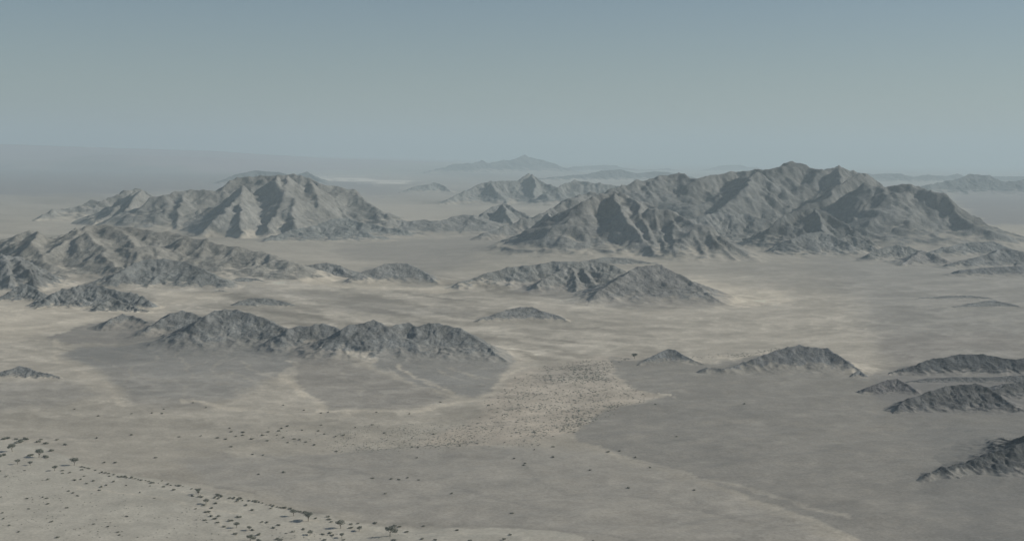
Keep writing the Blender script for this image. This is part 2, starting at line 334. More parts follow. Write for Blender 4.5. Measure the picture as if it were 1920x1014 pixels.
# ------------------------------------------------------------------ hills
def hill(name, crests, s=.45, seed=1, rough=1.0, roundness=0.0, spur=1.0, rockcol=(.135, .135, .130), sand=.25, res=1.9, spurs=None, ex=1.5, flute=.25, detail=.05, concave=0.0, shade=1.0, label=None, apron=0.0, maxn=420000):
    """crests: polylines of (column, row, foot row); each runs along a ridge line of the hill. s = mean slope down to its foot."""
    rng = random.Random(seed)
    segs = []                                     # (p0, p1, z0, z1, slope, exponent)
    def add_line(pts, sl, ex, fl=0.0):
        off = rng.uniform(0, 5000)
        for a, b in zip(pts[:-1], pts[1:]):
            ln = math.hypot(b[0] - a[0], b[1] - a[1]); segs.append((a, b, sl, ex, off, ln, fl)); off += ln
    zmax = 0; dist0 = 0; cnt = 0
    def spawn(pts, level, sl):
        # spurs that fall from a ridge line on both sides
        L = [0.0]
        for a, b in zip(pts[:-1], pts[1:]): L.append(L[-1] + math.hypot(b[0] - a[0], b[1] - a[1]))
        tot = L[-1]; pos = 0.0; side = rng.choice((-1, 1)); k = 0
        while True:
            while k < len(L) - 2 and L[k + 1] < pos: k += 1
            a, b = pts[k], pts[k + 1]; sl_ = max(L[k + 1] - L[k], 1e-6); t = min(max((pos - L[k]) / sl_, 0), 1)
            p = a + (b - a) * t; z = max(p[2], 0); R = z / sl
            step = max(R * (.30 if level == 0 else .34) * rng.uniform(.6, 1.4), tot / 60, 4.0)
            if R > (zmax / s) * .10 and z > 3:
                dx, dy = (b[0] - a[0]) / sl_, (b[1] - a[1]) / sl_
                ang = math.radians(rng.uniform(62, 98) if level == 0 else rng.uniform(38, 62)) * side
                ca, sa = math.cos(ang), math.sin(ang)
                ex_, ey_ = dx * ca - dy * sa, dx * sa + dy * ca
                ln = R * rng.uniform(.5, .86) * (1 if level == 0 else .62)
                z0 = z * rng.uniform(.84, .96) * (.5 + .5 * min(spur, 1)); q = []
                bend = rng.uniform(-.5, .5); n = 4
                cx, cy = p[0], p[1]; th = math.atan2(ey_, ex_)
                zend = z0 * rng.uniform(.06, .25) if level == 0 else z0 * rng.uniform(.2, .45)
                pw = rng.uniform(.85, 1.35)
                for i in range(n + 1):
                    tt = i / n
                    zz = zend + (z0 - zend) * (1 - tt) ** pw
                    if 0 < i < n: zz *= rng.uniform(.95, 1.06)
                    q.append(np.array([cx, cy, zz]))
                    th += bend / n + rng.uniform(-.18, .18); cx += math.cos(th) * ln / n; cy += math.sin(th) * ln / n
                add_line(q, sl * (1.3 if level == 0 else 1.55), 1.1 + (ex - 1.3) * .6, flute * .8 if level == 0 else 0)
                if level < 1: spawn(q, level + 1, sl * 1.3)
            side = -side; pos += step
            if pos >= tot: break
    lines = [[node(px, py, ft, s) for px, py, ft in c] for c in crests]
    extra = [[node(px, py, ft, s) for px, py, ft in c] for c in (spurs or [])]
    for l in lines + extra:
        for p in l: zmax = max(zmax, p[2])
    dist0 = np.mean([p[1] for l in lines for p in l])
    for l in lines:
        add_line(l, s, ex, flute); add_line([p * np.array((1, 1, .16 + concave * .7)) for p in l], s * (.10 + concave * .42), 1.6)
        if spur > 0: spawn(l, 0, s)
    for l in extra:
        add_line(l, s * 1.35, 1.1 + (ex - 1.3) * .6, flute)
        if spur > 0: spawn(l, 1, s * 1.35)
    allp = np.array([p for l in lines + extra for p in l])
    m = zmax / s * 1.62 + 20
    x0, x1, y0, y1 = allp[:, 0].min() - m, allp[:, 0].max() + m, allp[:, 1].min() - m, allp[:, 1].max() + m
    st = dist0 / F * res
    while (x1 - x0) * (y1 - y0) / st ** 2 > maxn: st *= 1.05
    gx = np.arange(x0, x1, st); gy = np.arange(y0, y1, st)
    X, Y = np.meshgrid(gx, gy)
    R0_ = zmax / s
    wl = R0_ * .45
    wx = (fbm(X / wl, Y / wl, 5, seed) * .10 + fbm(X / wl * 4, Y / wl * 4, 3, seed + 3) * .02) * R0_ * rough
    wy = (fbm(X / wl, Y / wl, 5, seed + 50) * .10 + fbm(X / wl * 4, Y / wl * 4, 3, seed + 53) * .02) * R0_ * rough
    XW, YW = X + wx * .55, Y + wy * .8
    Z = np.zeros(X.shape)
    for a, b, sl, ex_, off, ln, fl in segs:
        R = max(a[2], b[2]) / sl * 1.0
        mg = R + R0_ * .15
        i0 = max(int((min(a[0], b[0]) - mg - x0) / st), 0); i1 = min(int((max(a[0], b[0]) + mg - x0) / st) + 2, len(gx))
        j0 = max(int((min(a[1], b[1]) - mg - y0) / st), 0); j1 = min(int((max(a[1], b[1]) + mg - y0) / st) + 2, len(gy))
        if i1 <= i0 or j1 <= j0: continue
        xs = XW[j0:j1, i0:i1]; ys = YW[j0:j1, i0:i1]
        dx, dy = b[0] - a[0], b[1] - a[1]
        t = np.clip(((xs - a[0]) * dx + (ys - a[1]) * dy) / (dx * dx + dy * dy + 1e-6), 0, 1)
        d = np.hypot(xs - a[0] - t * dx, ys - a[1] - t * dy)
        zr = np.maximum(a[2] + (b[2] - a[2]) * t, 0.01)
        q = np.clip(d * sl / zr, 0, 1)
        if roundness > 0: q = q + (q * q * (3 - 2 * q) - q) * roundness * (1 - q) + 0
        h = zr * (1 - q) ** ex_
        if fl > 0 and q.size > 4:
            wl = R0_ * .06; sg = np.where((xs - a[0]) * dy - (ys - a[1]) * dx > 0, 0.0, 777.0)
            cc = off + t * ln + sg
            n = np.abs(perlin(cc / wl, d / (wl * 5), seed)) * 1.5 + np.abs(perlin(cc / wl * 2.3, d / (wl * 2.5), seed + 1)) * .7
            h = h * (1 - fl * 4 * q * (1 - q) * np.clip(n, 0, 1))
        Zs = Z[j0:j1, i0:i1]
        kk = zmax * .02
        mx = np.maximum(h, Zs); mn = np.minimum(h, Zs); k4 = kk * 4
        e_ = np.clip(k4 - (mx - mn), 0, None) / k4
        Zs[...] = mx + e_ * e_ * k4 * .25 * np.clip(mn / k4, 0, 1)
    Zn = np.clip(Z / zmax, 0, 1)
    env = np.clip(Z / (zmax * .3), 0, 1) ** 1.6
    rg = ridged(XW / (R0_ * .22), YW / (R0_ * .22), 5, seed + 7)
    Z = Z + env * zmax * rough * (detail * (rg - .8) + detail * .35 * fbm(X / (st * 7), Y / (st * 7), 3, seed + 9)) * (1 - .82 * Zn)
    Z = Z - 2.2 - .004 * zmax
    gyv, gxv = np.gradient(Z, st)
    slope = np.hypot(gxv, gyv)
    # colour: bare varnished rock on the steep and high parts, drifted sand and gravel low down and in the hollows
    hollow = np.zeros_like(Z)
    c = Z[1:-1, 1:-1]; k = 2
    Zp = np.pad(Z, 4, mode='edge')
    avg = (Zp[8:, 4:-4] + Zp[:-8, 4:-4] + Zp[4:-4, 8:] + Zp[4:-4, :-8]) / 4
    hollow = np.clip((avg - Z) / (st * 1.6), -1, 1)
    nz = fbm(X / (R0_ * .16), Y / (R0_ * .16), 5, seed + 21)
    v = (Z / zmax - .05 - concave * .9) * 2.4 + np.clip((slope - s * .8) / s * .4, -.5, .35) * (1 - concave * 2.5) - sand * 1.2 + nz * .32 - hollow * .35
    rockm = sstep(-.12, .42, v) * sstep(.02, .085, Z / zmax + nz * .015)
    cut = Z > -2.6 - .001 * zmax
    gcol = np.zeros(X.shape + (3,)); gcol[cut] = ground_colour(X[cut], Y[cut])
    band = fbm(X / (R0_ * .5) + 5, Y / (R0_ * .5), 3, seed + 33)
    gul = np.clip(hollow, 0, 1)[..., None]
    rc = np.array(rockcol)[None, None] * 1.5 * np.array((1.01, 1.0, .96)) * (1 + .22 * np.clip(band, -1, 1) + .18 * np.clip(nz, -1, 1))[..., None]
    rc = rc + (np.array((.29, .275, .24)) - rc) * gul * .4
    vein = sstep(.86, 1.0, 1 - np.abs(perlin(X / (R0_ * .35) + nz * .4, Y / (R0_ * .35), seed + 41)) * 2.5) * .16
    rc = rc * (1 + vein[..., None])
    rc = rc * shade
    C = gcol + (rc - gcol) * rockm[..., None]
    o = grid_mesh(name, X, Y, Z, np.clip(C, .03, .6), rockm, MT, cut)
    o['kind'] = 'structure'
    return o

def c(foot, *pts): return [(p[0], p[1], foot) for p in pts]
# --- farthest ranges
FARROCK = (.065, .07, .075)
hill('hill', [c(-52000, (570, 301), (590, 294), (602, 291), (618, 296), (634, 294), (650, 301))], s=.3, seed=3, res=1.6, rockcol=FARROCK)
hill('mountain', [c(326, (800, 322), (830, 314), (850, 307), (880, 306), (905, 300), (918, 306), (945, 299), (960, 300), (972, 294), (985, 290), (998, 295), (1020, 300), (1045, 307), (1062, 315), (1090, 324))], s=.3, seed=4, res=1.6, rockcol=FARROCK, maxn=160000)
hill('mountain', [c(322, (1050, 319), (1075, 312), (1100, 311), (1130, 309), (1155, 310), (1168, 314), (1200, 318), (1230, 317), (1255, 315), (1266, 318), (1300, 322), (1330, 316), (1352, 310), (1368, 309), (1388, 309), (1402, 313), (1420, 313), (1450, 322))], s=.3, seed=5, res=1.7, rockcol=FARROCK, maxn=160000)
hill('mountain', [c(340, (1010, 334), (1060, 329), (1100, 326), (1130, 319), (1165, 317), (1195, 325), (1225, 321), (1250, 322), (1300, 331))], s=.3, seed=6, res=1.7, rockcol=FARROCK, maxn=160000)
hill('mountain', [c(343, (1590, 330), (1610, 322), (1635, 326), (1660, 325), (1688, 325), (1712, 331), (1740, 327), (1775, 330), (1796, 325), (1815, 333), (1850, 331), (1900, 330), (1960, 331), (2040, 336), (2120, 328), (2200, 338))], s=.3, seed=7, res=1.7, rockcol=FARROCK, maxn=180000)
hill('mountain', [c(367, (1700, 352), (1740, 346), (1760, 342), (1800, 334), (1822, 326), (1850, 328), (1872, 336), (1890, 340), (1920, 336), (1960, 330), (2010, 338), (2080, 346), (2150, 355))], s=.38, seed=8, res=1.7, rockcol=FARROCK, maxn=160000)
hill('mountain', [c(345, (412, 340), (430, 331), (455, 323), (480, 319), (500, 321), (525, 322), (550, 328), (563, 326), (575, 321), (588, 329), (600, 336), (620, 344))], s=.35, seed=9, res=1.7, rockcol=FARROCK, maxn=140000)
hill('hill', [c(362, (750, 359), (772, 351), (785, 347), (803, 345), (815, 341), (826, 344), (836, 350), (850, 360))], s=.42, seed=10, res=1.5, rockcol=(.12, .125, .125), maxn=90000)
# --- centre mountain behind the saddle
hill('mountain', [c(384, (822, 381), (850, 370), (872, 358), (900, 343), (920, 339), (945, 338), (972, 337), (984, 329), (993, 325), (1003, 331), (1012, 337), (1035, 346), (1048, 350)),
                  c(388, (1040, 352), (1062, 343), (1080, 337), (1100, 339), (1125, 342), (1160, 348), (1200, 352))],
     s=.42, seed=11, rockcol=(.125, .128, .125), sand=.1,
     spurs=[c(385, (993, 325), (1003, 352), (1008, 378)), c(385, (920, 340), (935, 360), (950, 380))], maxn=230000)
# --- left massif
hill('mountain', [c(415, (62, 411), (85, 402), (110, 393), (135, 389), (163, 373), (185, 376), (212, 364), (232, 356), (255, 352), (270, 358), (290, 368)),
                  c(440, (290, 369), (312, 366), (330, 357), (352, 354), (378, 354), (402, 358), (420, 346), (432, 339), (447, 332), (470, 331), (495, 329), (520, 327), (548, 325), (566, 328), (583, 333), (605, 344), (630, 348), (650, 355), (665, 366), (685, 381), (705, 392), (722, 402), (738, 409))],
     s=.40, seed=12, shade=.95, detail=.034, flute=.22, spur=.62, rockcol=(.15, .148, .14), sand=.12, rough=1.1,
     spurs=[c(448, (455, 345), (456, 362), (452, 395), (450, 438)), c(448, (455, 364), (420, 388), (385, 412), (362, 434)),
            c(432, (312, 367), (300, 390), (282, 418)), c(428, (245, 354), (215, 385), (180, 415)), c(430, (255, 354), (240, 390), (230, 418)),
            c(448, (520, 328), (545, 370), (560, 425)), c(445, (590, 336), (582, 368), (575, 410)), c(440, (630, 350), (640, 380), (650, 405)),
            c(447, (548, 326), (530, 380), (510, 430)), c(440, (352, 356), (345, 390), (330, 425))], maxn=420000)
# --- low dark ridge at its foot and the saddle
hill('ridge', [c(455, (500, 447), (525, 437), (552, 428), (590, 421), (625, 420), (655, 428), (690, 434)), c(446, (585, 424), (620, 410), (650, 407), (680, 416), (720, 424), (760, 430))],
     s=.25, seed=13, rockcol=(.125, .13, .128), sand=.05, maxn=140000)
hill('ridge', [c(442, (700, 411), (740, 411), (780, 413), (800, 411), (815, 413), (835, 412), (850, 405), (868, 401), (885, 402), (893, 408), (910, 415))],
     s=.2, seed=14, rockcol=(.14, .14, .136), sand=.1, maxn=160000)
# --- great right-hand mountain: rear crest
hill('mountain', [c(452, (1150, 352), (1175, 347), (1205, 339), (1240, 329), (1262, 323), (1280, 327), (1296, 334), (1335, 328), (1375, 321), (1412, 316), (1440, 311), (1462, 306), (1480, 303), (1495, 306), (1510, 315), (1525, 318), (1542, 315), (1562, 309), (1575, 315), (1600, 318), (1618, 328), (1640, 340)),
                  c(474, (1640, 341), (1660, 349), (1685, 348), (1700, 345), (1715, 349), (1728, 358), (1742, 357), (1758, 361), (1775, 371), (1795, 384), (1812, 403), (1840, 418), (1870, 432), (1905, 442))],
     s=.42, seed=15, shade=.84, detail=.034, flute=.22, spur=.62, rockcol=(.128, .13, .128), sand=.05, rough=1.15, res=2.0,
     spurs=[c(450, (1480, 305), (1500, 345), (1515, 385)), c(455, (1562, 311), (1575, 350), (1570, 395)), c(460, (1610, 322), (1640, 380), (1660, 430)),
            c(468, (1700, 348), (1705, 390), (1700, 440)), c(468, (1742, 360), (1760, 405), (1770, 450)), c(455, (1412, 318), (1400, 350), (1350, 392)),
            c(440, (1296, 335), (1290, 360), (1265, 385)), c(465, (1600, 320), (1560, 365), (1480, 395), (1440, 410)), c(470, (1690, 350), (1640, 400), (1600, 440))], maxn=460000)
# --- front peak of the group
hill('mountain', [c(452, (905, 436), (940, 422), (975, 410), (1005, 404), (1025, 395), (1048, 384), (1068, 372), (1085, 364), (1105, 358), (1115, 362)),
                  c(492, (1085, 375), (1110, 368), (1135, 362), (1158, 357), (1172, 361), (1190, 370), (1205, 378), (1222, 388)),
                  c(496, (1222, 388), (1250, 392), (1275, 402), (1300, 412), (1330, 424), (1355, 440), (1380, 458), (1400, 470))],
     s=.44, seed=16, shade=.95, detail=.034, flute=.22, spur=.62, rockcol=(.138, .138, .134), sand=.12, rough=1.0,
     spurs=[c(494, (1158, 359), (1172, 400), (1195, 445), (1230, 482)), c(494, (1190, 371), (1205, 410), (1215, 450), (1222, 480)), c(494, (1222, 389), (1235, 425), (1240, 470)),
            c(488, (1140, 364), (1110, 385), (1070, 402), (1050, 412)), c(488, (1110, 403), (1122, 412), (1135, 440), (1150, 465)), c(490, (1060, 410), (1085, 404), (1110, 403)),
            c(495, (1302, 430), (1308, 455), (1312, 487)), c(495, (1300, 431), (1270, 448), (1238, 474)), c(495, (1250, 393), (1262, 420), (1258, 450)),
            c(496, (1330, 426), (1350, 455), (1375, 485)), c(470, (1030, 396), (1035, 420), (1030, 440))], maxn=420000)
hill('hill', [c(424, (888, 408), (905, 397), (925, 386), (944, 380), (958, 384), (972, 392), (985, 398), (1005, 412))], s=.45, seed=17, rockcol=(.13, .132, .13), maxn=80000, spurs=[c(426, (944, 381), (952, 400), (960, 420))])
# --- right foothills
hill('hill', [c(468, (1255, 424), (1290, 410), (1325, 400), (1350, 396), (1380, 401), (1405, 399), (1430, 408), (1465, 420), (1490, 432))], s=.36, seed=61, rockcol=(.128, .13, .128), sand=.05, maxn=140000)
hill('hill', [c(484, (1480, 446), (1510, 436), (1535, 432), (1560, 440), (1590, 452))], s=.36, seed=62, rockcol=(.115, .118, .118), maxn=70000)
hill('hill', [c(474, (1455, 412), (1480, 398), (1505, 391), (1528, 389), (1548, 395), (1570, 407), (1600, 430), (1640, 452))], s=.5, seed=18, shade=.75, rockcol=(.115, .118, .118), spurs=[c(476, (1528, 390), (1540, 420), (1550, 450))], maxn=120000)
hill('hill', [c(478, (1545, 462), (1570, 448), (1592, 438), (1612, 446), (1640, 462), (1665, 472))], s=.45, seed=19, rockcol=(.12, .122, .12), maxn=80000)
hill('hill', [c(490, (1630, 474), (1652, 463), (1680, 457), (1705, 460), (1730, 470), (1760, 476))], s=.4, seed=20, rockcol=(.12, .122, .12), maxn=80000)
hill('hill', [c(500, (1690, 492), (1712, 478), (1728, 467), (1750, 474), (1770, 484), (1790, 494))], s=.35, seed=21, rockcol=(.14, .135, .132), maxn=80000)
hill('hill', [c(482, (1745, 470), (1770, 462), (1800, 456), (1830, 452), (1860, 450), (1880, 458), (1900, 470))], s=.3, seed=22, rockcol=(.125, .128, .128), maxn=100000)
hill('hill', [c(505, (1780, 492), (1810, 486), (1850, 475), (1885, 462), (1920, 470), (1960, 480), (2010, 470), (2070, 490))], s=.3, seed=23, rockcol=(.115, .118, .12), maxn=120000)
hill('hill', [c(520, (1800, 505), (1840, 500), (1880, 498), (1920, 496), (1980, 492), (2050, 505))], s=.25, seed=24, rockcol=(.105, .108, .112), maxn=80000)
hill('rock_outcrop', [c(491, (1594, 489), (1608, 486), (1624, 489))], s=.25, seed=25, maxn=20000)
hill('rock_outcrop', [c(492, (1650, 490), (1662, 487), (1674, 490))], s=.25, seed=26, maxn=20000)
hill('ridge', [c(562, (1690, 561), (1730, 556), (1780, 552), (1820, 552), (1860, 557)), c(578, (1790, 572), (1830, 566), (1862, 560), (1885, 565), (1930, 576), (2000, 580))], s=.18, seed=27, rockcol=(.13, .132, .13), sand=.0, maxn=120000)
# --- rubble between the front peak and the dune hills
hill('hill', [c(482, (1085, 470), (1105, 463), (1125, 460), (1150, 466), (1190, 472), (1230, 482))], s=.25, seed=28, rockcol=(.14, .142, .138), sand=.1, maxn=90000)
hill('hill', [c(500, (1090, 492), (1110, 484), (1140, 480), (1175, 482), (1210, 488), (1250, 496))], s=.2, seed=29, rockcol=(.145, .145, .14), sand=.15, maxn=90000)
# --- hills with the pyramid
hill('hill', [c(545, (868, 526), (890, 518), (915, 508), (950, 499), (985, 495), (1015, 492), (1040, 487), (1070, 488), (1110, 486), (1150, 494))], s=.34, seed=30, ex=1.5, flute=.2, concave=.12, spur=.6, rockcol=(.138, .14, .136), sand=.12, maxn=220000)
hill('hill', [c(552, (1005, 532), (1030, 516), (1055, 502), (1072, 497), (1092, 500), (1120, 508), (1160, 512))], s=.38, seed=31, ex=1.5, flute=.2, concave=.12, spur=.6, rockcol=(.142, .142, .137), sand=.1, spurs=[c(553, (1072, 498), (1078, 520), (1085, 545)), c(553, (1095, 502), (1110, 525), (1130, 545))], maxn=160000)
hill('mountain', [c(576, (1112, 552), (1135, 533), (1160, 518), (1182, 505), (1200, 498), (1215, 496), (1232, 493), (1242, 494), (1256, 502), (1275, 512), (1300, 528), (1330, 548), (1358, 566))], s=.40, seed=32, ex=1.25, flute=.15, concave=.10, detail=.05, spur=.2, rockcol=(.140, .138, .134), sand=.04, rough=.7, maxn=240000)
hill('hill', [c(572, (1112, 570), (1122, 564), (1132, 561), (1142, 565), (1152, 571))], s=.45, seed=33, rockcol=(.12, .122, .12), maxn=30000)
hill('hill', [c(606, (900, 595), (928, 586), (950, 578), (975, 573), (998, 573), (1020, 581), (1045, 589), (1072, 602))], s=.30, seed=34, ex=1.5, flute=.08, concave=.14, detail=.04, spur=.3, rockcol=(.135, .136, .134), sand=.05, rough=.6, maxn=120000)
# --- left middle complex
hill('mountain', [c(500, (-60, 470), (-20, 474), (8, 464), (25, 451), (42, 437), (62, 430), (78, 439), (100, 441), (135, 436)),
                  c(528, (135, 437), (160, 426), (172, 431), (190, 421), (214, 420), (240, 425), (270, 430), (305, 434), (345, 441)),
                  c(534, (345, 441), (385, 446), (420, 456), (450, 462), (478, 469), (505, 476), (528, 484), (545, 489), (560, 496))],
     s=.25, seed=35, shade=.95, rockcol=(.17, .163, .148), sand=.1, detail=.06, rough=1.0, res=1.9,
     spurs=[c(535, (175, 432), (190, 458), (215, 500), (240, 525)), c(530, (160, 428), (120, 458), (90, 480)), c(530, (62, 432), (75, 460), (100, 490)),
            c(530, (214, 422), (250, 455), (300, 462), (330, 470)), c(534, (190, 460), (230, 462), (285, 458))], maxn=460000)
hill('hill', [c(545, (205, 518), (225, 505), (250, 492), (280, 484), (310, 482), (345, 489), (380, 502), (420, 522))], s=.36, seed=36, ex=1.5, flute=.1, detail=.06, rockcol=(.125, .128, .125), sand=.05, rough=.8, maxn=160000)
hill('hill', [c(525, (540, 505), (560, 497), (585, 494), (612, 490), (635, 496), (655, 512))], s=.36, seed=37, rockcol=(.128, .13, .128), sand=.02, maxn=90000)
hill('hill', [c(512, (415, 487), (425, 478), (450, 474), (475, 483))], s=.4, seed=38, rockcol=(.15, .15, .14), maxn=50000)
hill('hill', [c(546, (-120, 480), (-70, 468), (-30, 470), (5, 473), (28, 480), (48, 500), (60, 520))], s=.38, seed=39, flute=.12, detail=.12, rockcol=(.115, .118, .118), sand=.0, spurs=[c(548, (5, 474), (15, 505), (30, 535)), c(548, (28, 481), (50, 505), (62, 530))], maxn=180000)
hill('hill', [c(534, (425, 526), (450, 518), (480, 520), (500, 527), (530, 532))], s=.2, seed=40, rockcol=(.14, .142, .138), sand=.0, rough=.5, spur=.5, maxn=50000)
hill('hill', [c(536, (672, 512), (688, 505), (705, 499), (724, 492), (745, 491), (765, 492), (782, 500), (800, 512), (822, 527))], s=.36, seed=41, ex=1.5, flute=.1, concave=.15, detail=.05, spur=.3, rockcol=(.14, .14, .137), sand=.05, rough=.7, maxn=120000)
hill('rock_outcrop', [c(576, (448, 562), (470, 556), (500, 556), (530, 562), (565, 573))], s=.3, seed=42, rockcol=(.135, .137, .133), sand=.0, maxn=60000)
hill('rock_outcrop', [c(548, (398, 545), (412, 541), (430, 545))], s=.3, seed=43, rockcol=(.15, .15, .142), maxn=20000)
hill('hill', [c(566, (2, 554), (20, 543), (35, 533), (48, 530), (62, 536), (78, 550))], s=.5, seed=44, flute=.12, detail=.12, rockcol=(.105, .11, .112), sand=-.05, maxn=60000)
hill('hill', [c(580, (70, 575), (85, 558), (100, 546), (120, 539), (145, 533), (170, 530), (195, 534), (215, 542), (245, 546), (280, 560))], s=.42, seed=45, flute=.12, detail=.12, rockcol=(.12, .124, .124), sand=-.03, maxn=140000)
hill('rock_outcrop', [c(586, (184, 572), (198, 562), (210, 554), (222, 562), (240, 568), (262, 576), (284, 580))], s=.42, seed=46, flute=.12, detail=.12, rockcol=(.13, .132, .128), sand=-.05, maxn=60000)
hill('rock_outcrop', [c(520, (90, 517), (105, 512), (130, 512), (150, 519))], s=.3, seed=47, rockcol=(.14, .14, .135), maxn=20000)
# --- foreground range
hill('mountain', [c(622, (195, 606), (212, 594), (234, 586), (252, 591), (272, 599), (288, 604)),
                  c(640, (280, 607), (302, 596), (322, 585), (342, 579), (362, 583), (380, 592), (396, 600)),
                  c(664, (360, 604), (385, 590), (404, 580), (425, 577), (445, 578), (468, 583), (490, 591), (515, 603), (540, 612)),
                  c(672, (540, 613), (560, 607), (575, 609), (590, 604), (607, 603), (625, 608), (640, 613)),
                  c(684, (640, 613), (655, 606), (675, 604), (692, 600), (703, 597), (718, 603), (735, 610), (748, 606), (765, 603), (780, 610), (795, 605), (805, 602), (825, 602), (845, 607), (862, 612), (880, 624), (905, 640), (930, 658), (950, 672))],
     s=.42, seed=48, ex=1.35, flute=.14, concave=.16, detail=.035, spur=.2, rockcol=(.128, .131, .130), sand=.06, rough=.9, res=1.8, maxn=420000)
hill('hill', [c(712, (-160, 696), (-60, 690), (-10, 695), (15, 690), (38, 682), (55, 687), (72, 694), (95, 697), (115, 704))], s=.36, seed=49, ex=1.6, flute=.05, concave=.1, detail=.06, rockcol=(.125, .128, .128), sand=-.02, rough=.8, maxn=130000)
# --- right middle hills
hill('hill', [c(686, (1198, 679), (1215, 669), (1235, 658), (1252, 651), (1265, 652), (1280, 661), (1300, 671), (1325, 681))], s=.40, seed=50, ex=1.7, flute=.06, concave=.22, detail=.045, spur=.3, rockcol=(.110, .114, .117), sand=-.03, rough=.5, maxn=90000)
hill('mountain', [c(705, (1325, 684), (1355, 687), (1385, 680), (1410, 670), (1435, 662), (1455, 655), (1475, 647), (1498, 643), (1518, 647), (1535, 649), (1552, 650), (1568, 660), (1590, 674), (1612, 690))], s=.40, seed=51, ex=1.7, flute=.06, concave=.22, detail=.045, spur=.3, rockcol=(.112, .115, .118), sand=.03, rough=.7,
     maxn=220000)
hill('hill', [c(709, (1590, 706), (1603, 696), (1612, 691), (1622, 698), (1634, 707))], s=.42, seed=52, rockcol=(.125, .128, .13), maxn=40000)
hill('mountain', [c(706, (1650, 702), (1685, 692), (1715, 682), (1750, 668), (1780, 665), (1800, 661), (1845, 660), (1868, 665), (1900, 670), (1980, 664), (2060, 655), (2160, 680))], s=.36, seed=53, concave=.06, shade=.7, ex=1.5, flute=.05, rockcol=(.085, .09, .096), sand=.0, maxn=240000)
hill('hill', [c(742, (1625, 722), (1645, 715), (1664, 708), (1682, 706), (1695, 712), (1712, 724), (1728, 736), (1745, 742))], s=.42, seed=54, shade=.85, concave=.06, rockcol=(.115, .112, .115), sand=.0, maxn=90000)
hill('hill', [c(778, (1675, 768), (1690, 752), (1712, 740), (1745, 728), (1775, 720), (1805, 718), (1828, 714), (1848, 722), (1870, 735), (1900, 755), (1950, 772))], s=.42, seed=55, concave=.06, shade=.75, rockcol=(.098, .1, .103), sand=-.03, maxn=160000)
hill('hill', [c(752, (1840, 740), (1870, 724), (1895, 716), (1925, 706), (1980, 712), (2060, 735))], s=.36, seed=63, shade=.75, rockcol=(.1, .103, .106), maxn=90000)
hill('ridge', [c(722, (1700, 712), (1740, 706), (1790, 703), (1850, 704), (1920, 700), (2000, 706))], s=.22, seed=64, shade=.85, rockcol=(.11, .113, .116), maxn=90000)
hill('ridge', [c(740, (1840, 727), (1880, 716), (1920, 712), (1980, 700), (2080, 715))], s=.3, seed=56, rockcol=(.1, .103, .108), maxn=90000)
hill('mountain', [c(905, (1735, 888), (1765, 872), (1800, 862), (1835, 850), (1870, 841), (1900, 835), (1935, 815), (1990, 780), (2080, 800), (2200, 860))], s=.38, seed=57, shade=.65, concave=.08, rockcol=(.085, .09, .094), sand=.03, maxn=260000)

# ------------------------------------------------------------------ haze: one closed box of even air round camera and land
def haze():
    x, y0, y1, zb, zt = 200000.0, -3000.0, 120000.0, -12.0, 1250.0
    v = [(-x, y0, zb), (x, y0, zb), (x, y1, zb), (-x, y1, zb), (-x, y0, zt), (x, y0, zt), (x, y1, zt), (-x, y1, zt)]
    f = [(0, 3, 2, 1), (4, 5, 6, 7), (0, 1, 5, 4), (1, 2, 6, 5), (2, 3, 7, 6), (3, 0, 4, 7)]
    me = bpy.data.meshes.new('haze'); me.from_pydata(v, [], f); me.update()
    m = bpy.data.materials.new('desert_air'); m.use_nodes = True; nt = m.node_tree; nt.nodes.clear()
    out = nt.nodes.new('ShaderNodeOutputMaterial'); pv = nt.nodes.new('ShaderNodeVolumePrincipled')
    pv.inputs['Color'].default_value = (.67, .81, .86, 1); pv.inputs['Density'].default_value = HAZE_DENSITY; pv.inputs['Anisotropy'].default_value = .1
    nt.links.new(pv.outputs[0], out.inputs['Volume']); me.materials.append(m)
    o = bpy.data.objects.new('haze', me); sc.collection.objects.link(o); o['kind'] = 'stuff'
haze()

# ------------------------------------------------------------------ plants
def leaf_mat(name, colr):
    m = bpy.data.materials.new(name); m.use_nodes = True; nt = m.node_tree
    b = nt.nodes['Principled BSDF']; b.inputs['Roughness'].default_value = .9; b.inputs['Specular IOR Level'].default_value = .1
    oi = nt.nodes.new('ShaderNodeObjectInfo'); gn = nt.nodes.new('ShaderNodeNewGeometry')
    tn = nt.nodes.new('ShaderNodeTexNoise'); tn.inputs['Scale'].default_value = .9; nt.links.new(gn.outputs['Position'], tn.inputs['Vector'])
    mr = nt.nodes.new('ShaderNodeMapRange'); mr.inputs['From Min'].default_value = .3; mr.inputs['From Max'].default_value = .7; mr.inputs['To Min'].default_value = .75; mr.inputs['To Max'].default_value = 1.3
    nt.links.new(tn.outputs['Fac'], mr.inputs['Value'])
    sc_ = nt.nodes.new('ShaderNodeVectorMath'); sc_.operation = 'SCALE'; sc_.inputs[0].default_value = colr; nt.links.new(mr.outputs[0], sc_.inputs['Scale'])
    nt.links.new(sc_.outputs[0], b.inputs['Base Color']); return m
M_SHRUB = leaf_mat('dry_shrub_leaves', (.21, .212, .172)); M_ACACIA = leaf_mat('acacia_leaves', (.21, .216, .18)); M_DWARF = leaf_mat('bleached_dwarf_shrub', (.27, .262, .22)); M_BARK = leaf_mat('acacia_bark', (.12, .095, .07))
rs = np.random.RandomState(5)
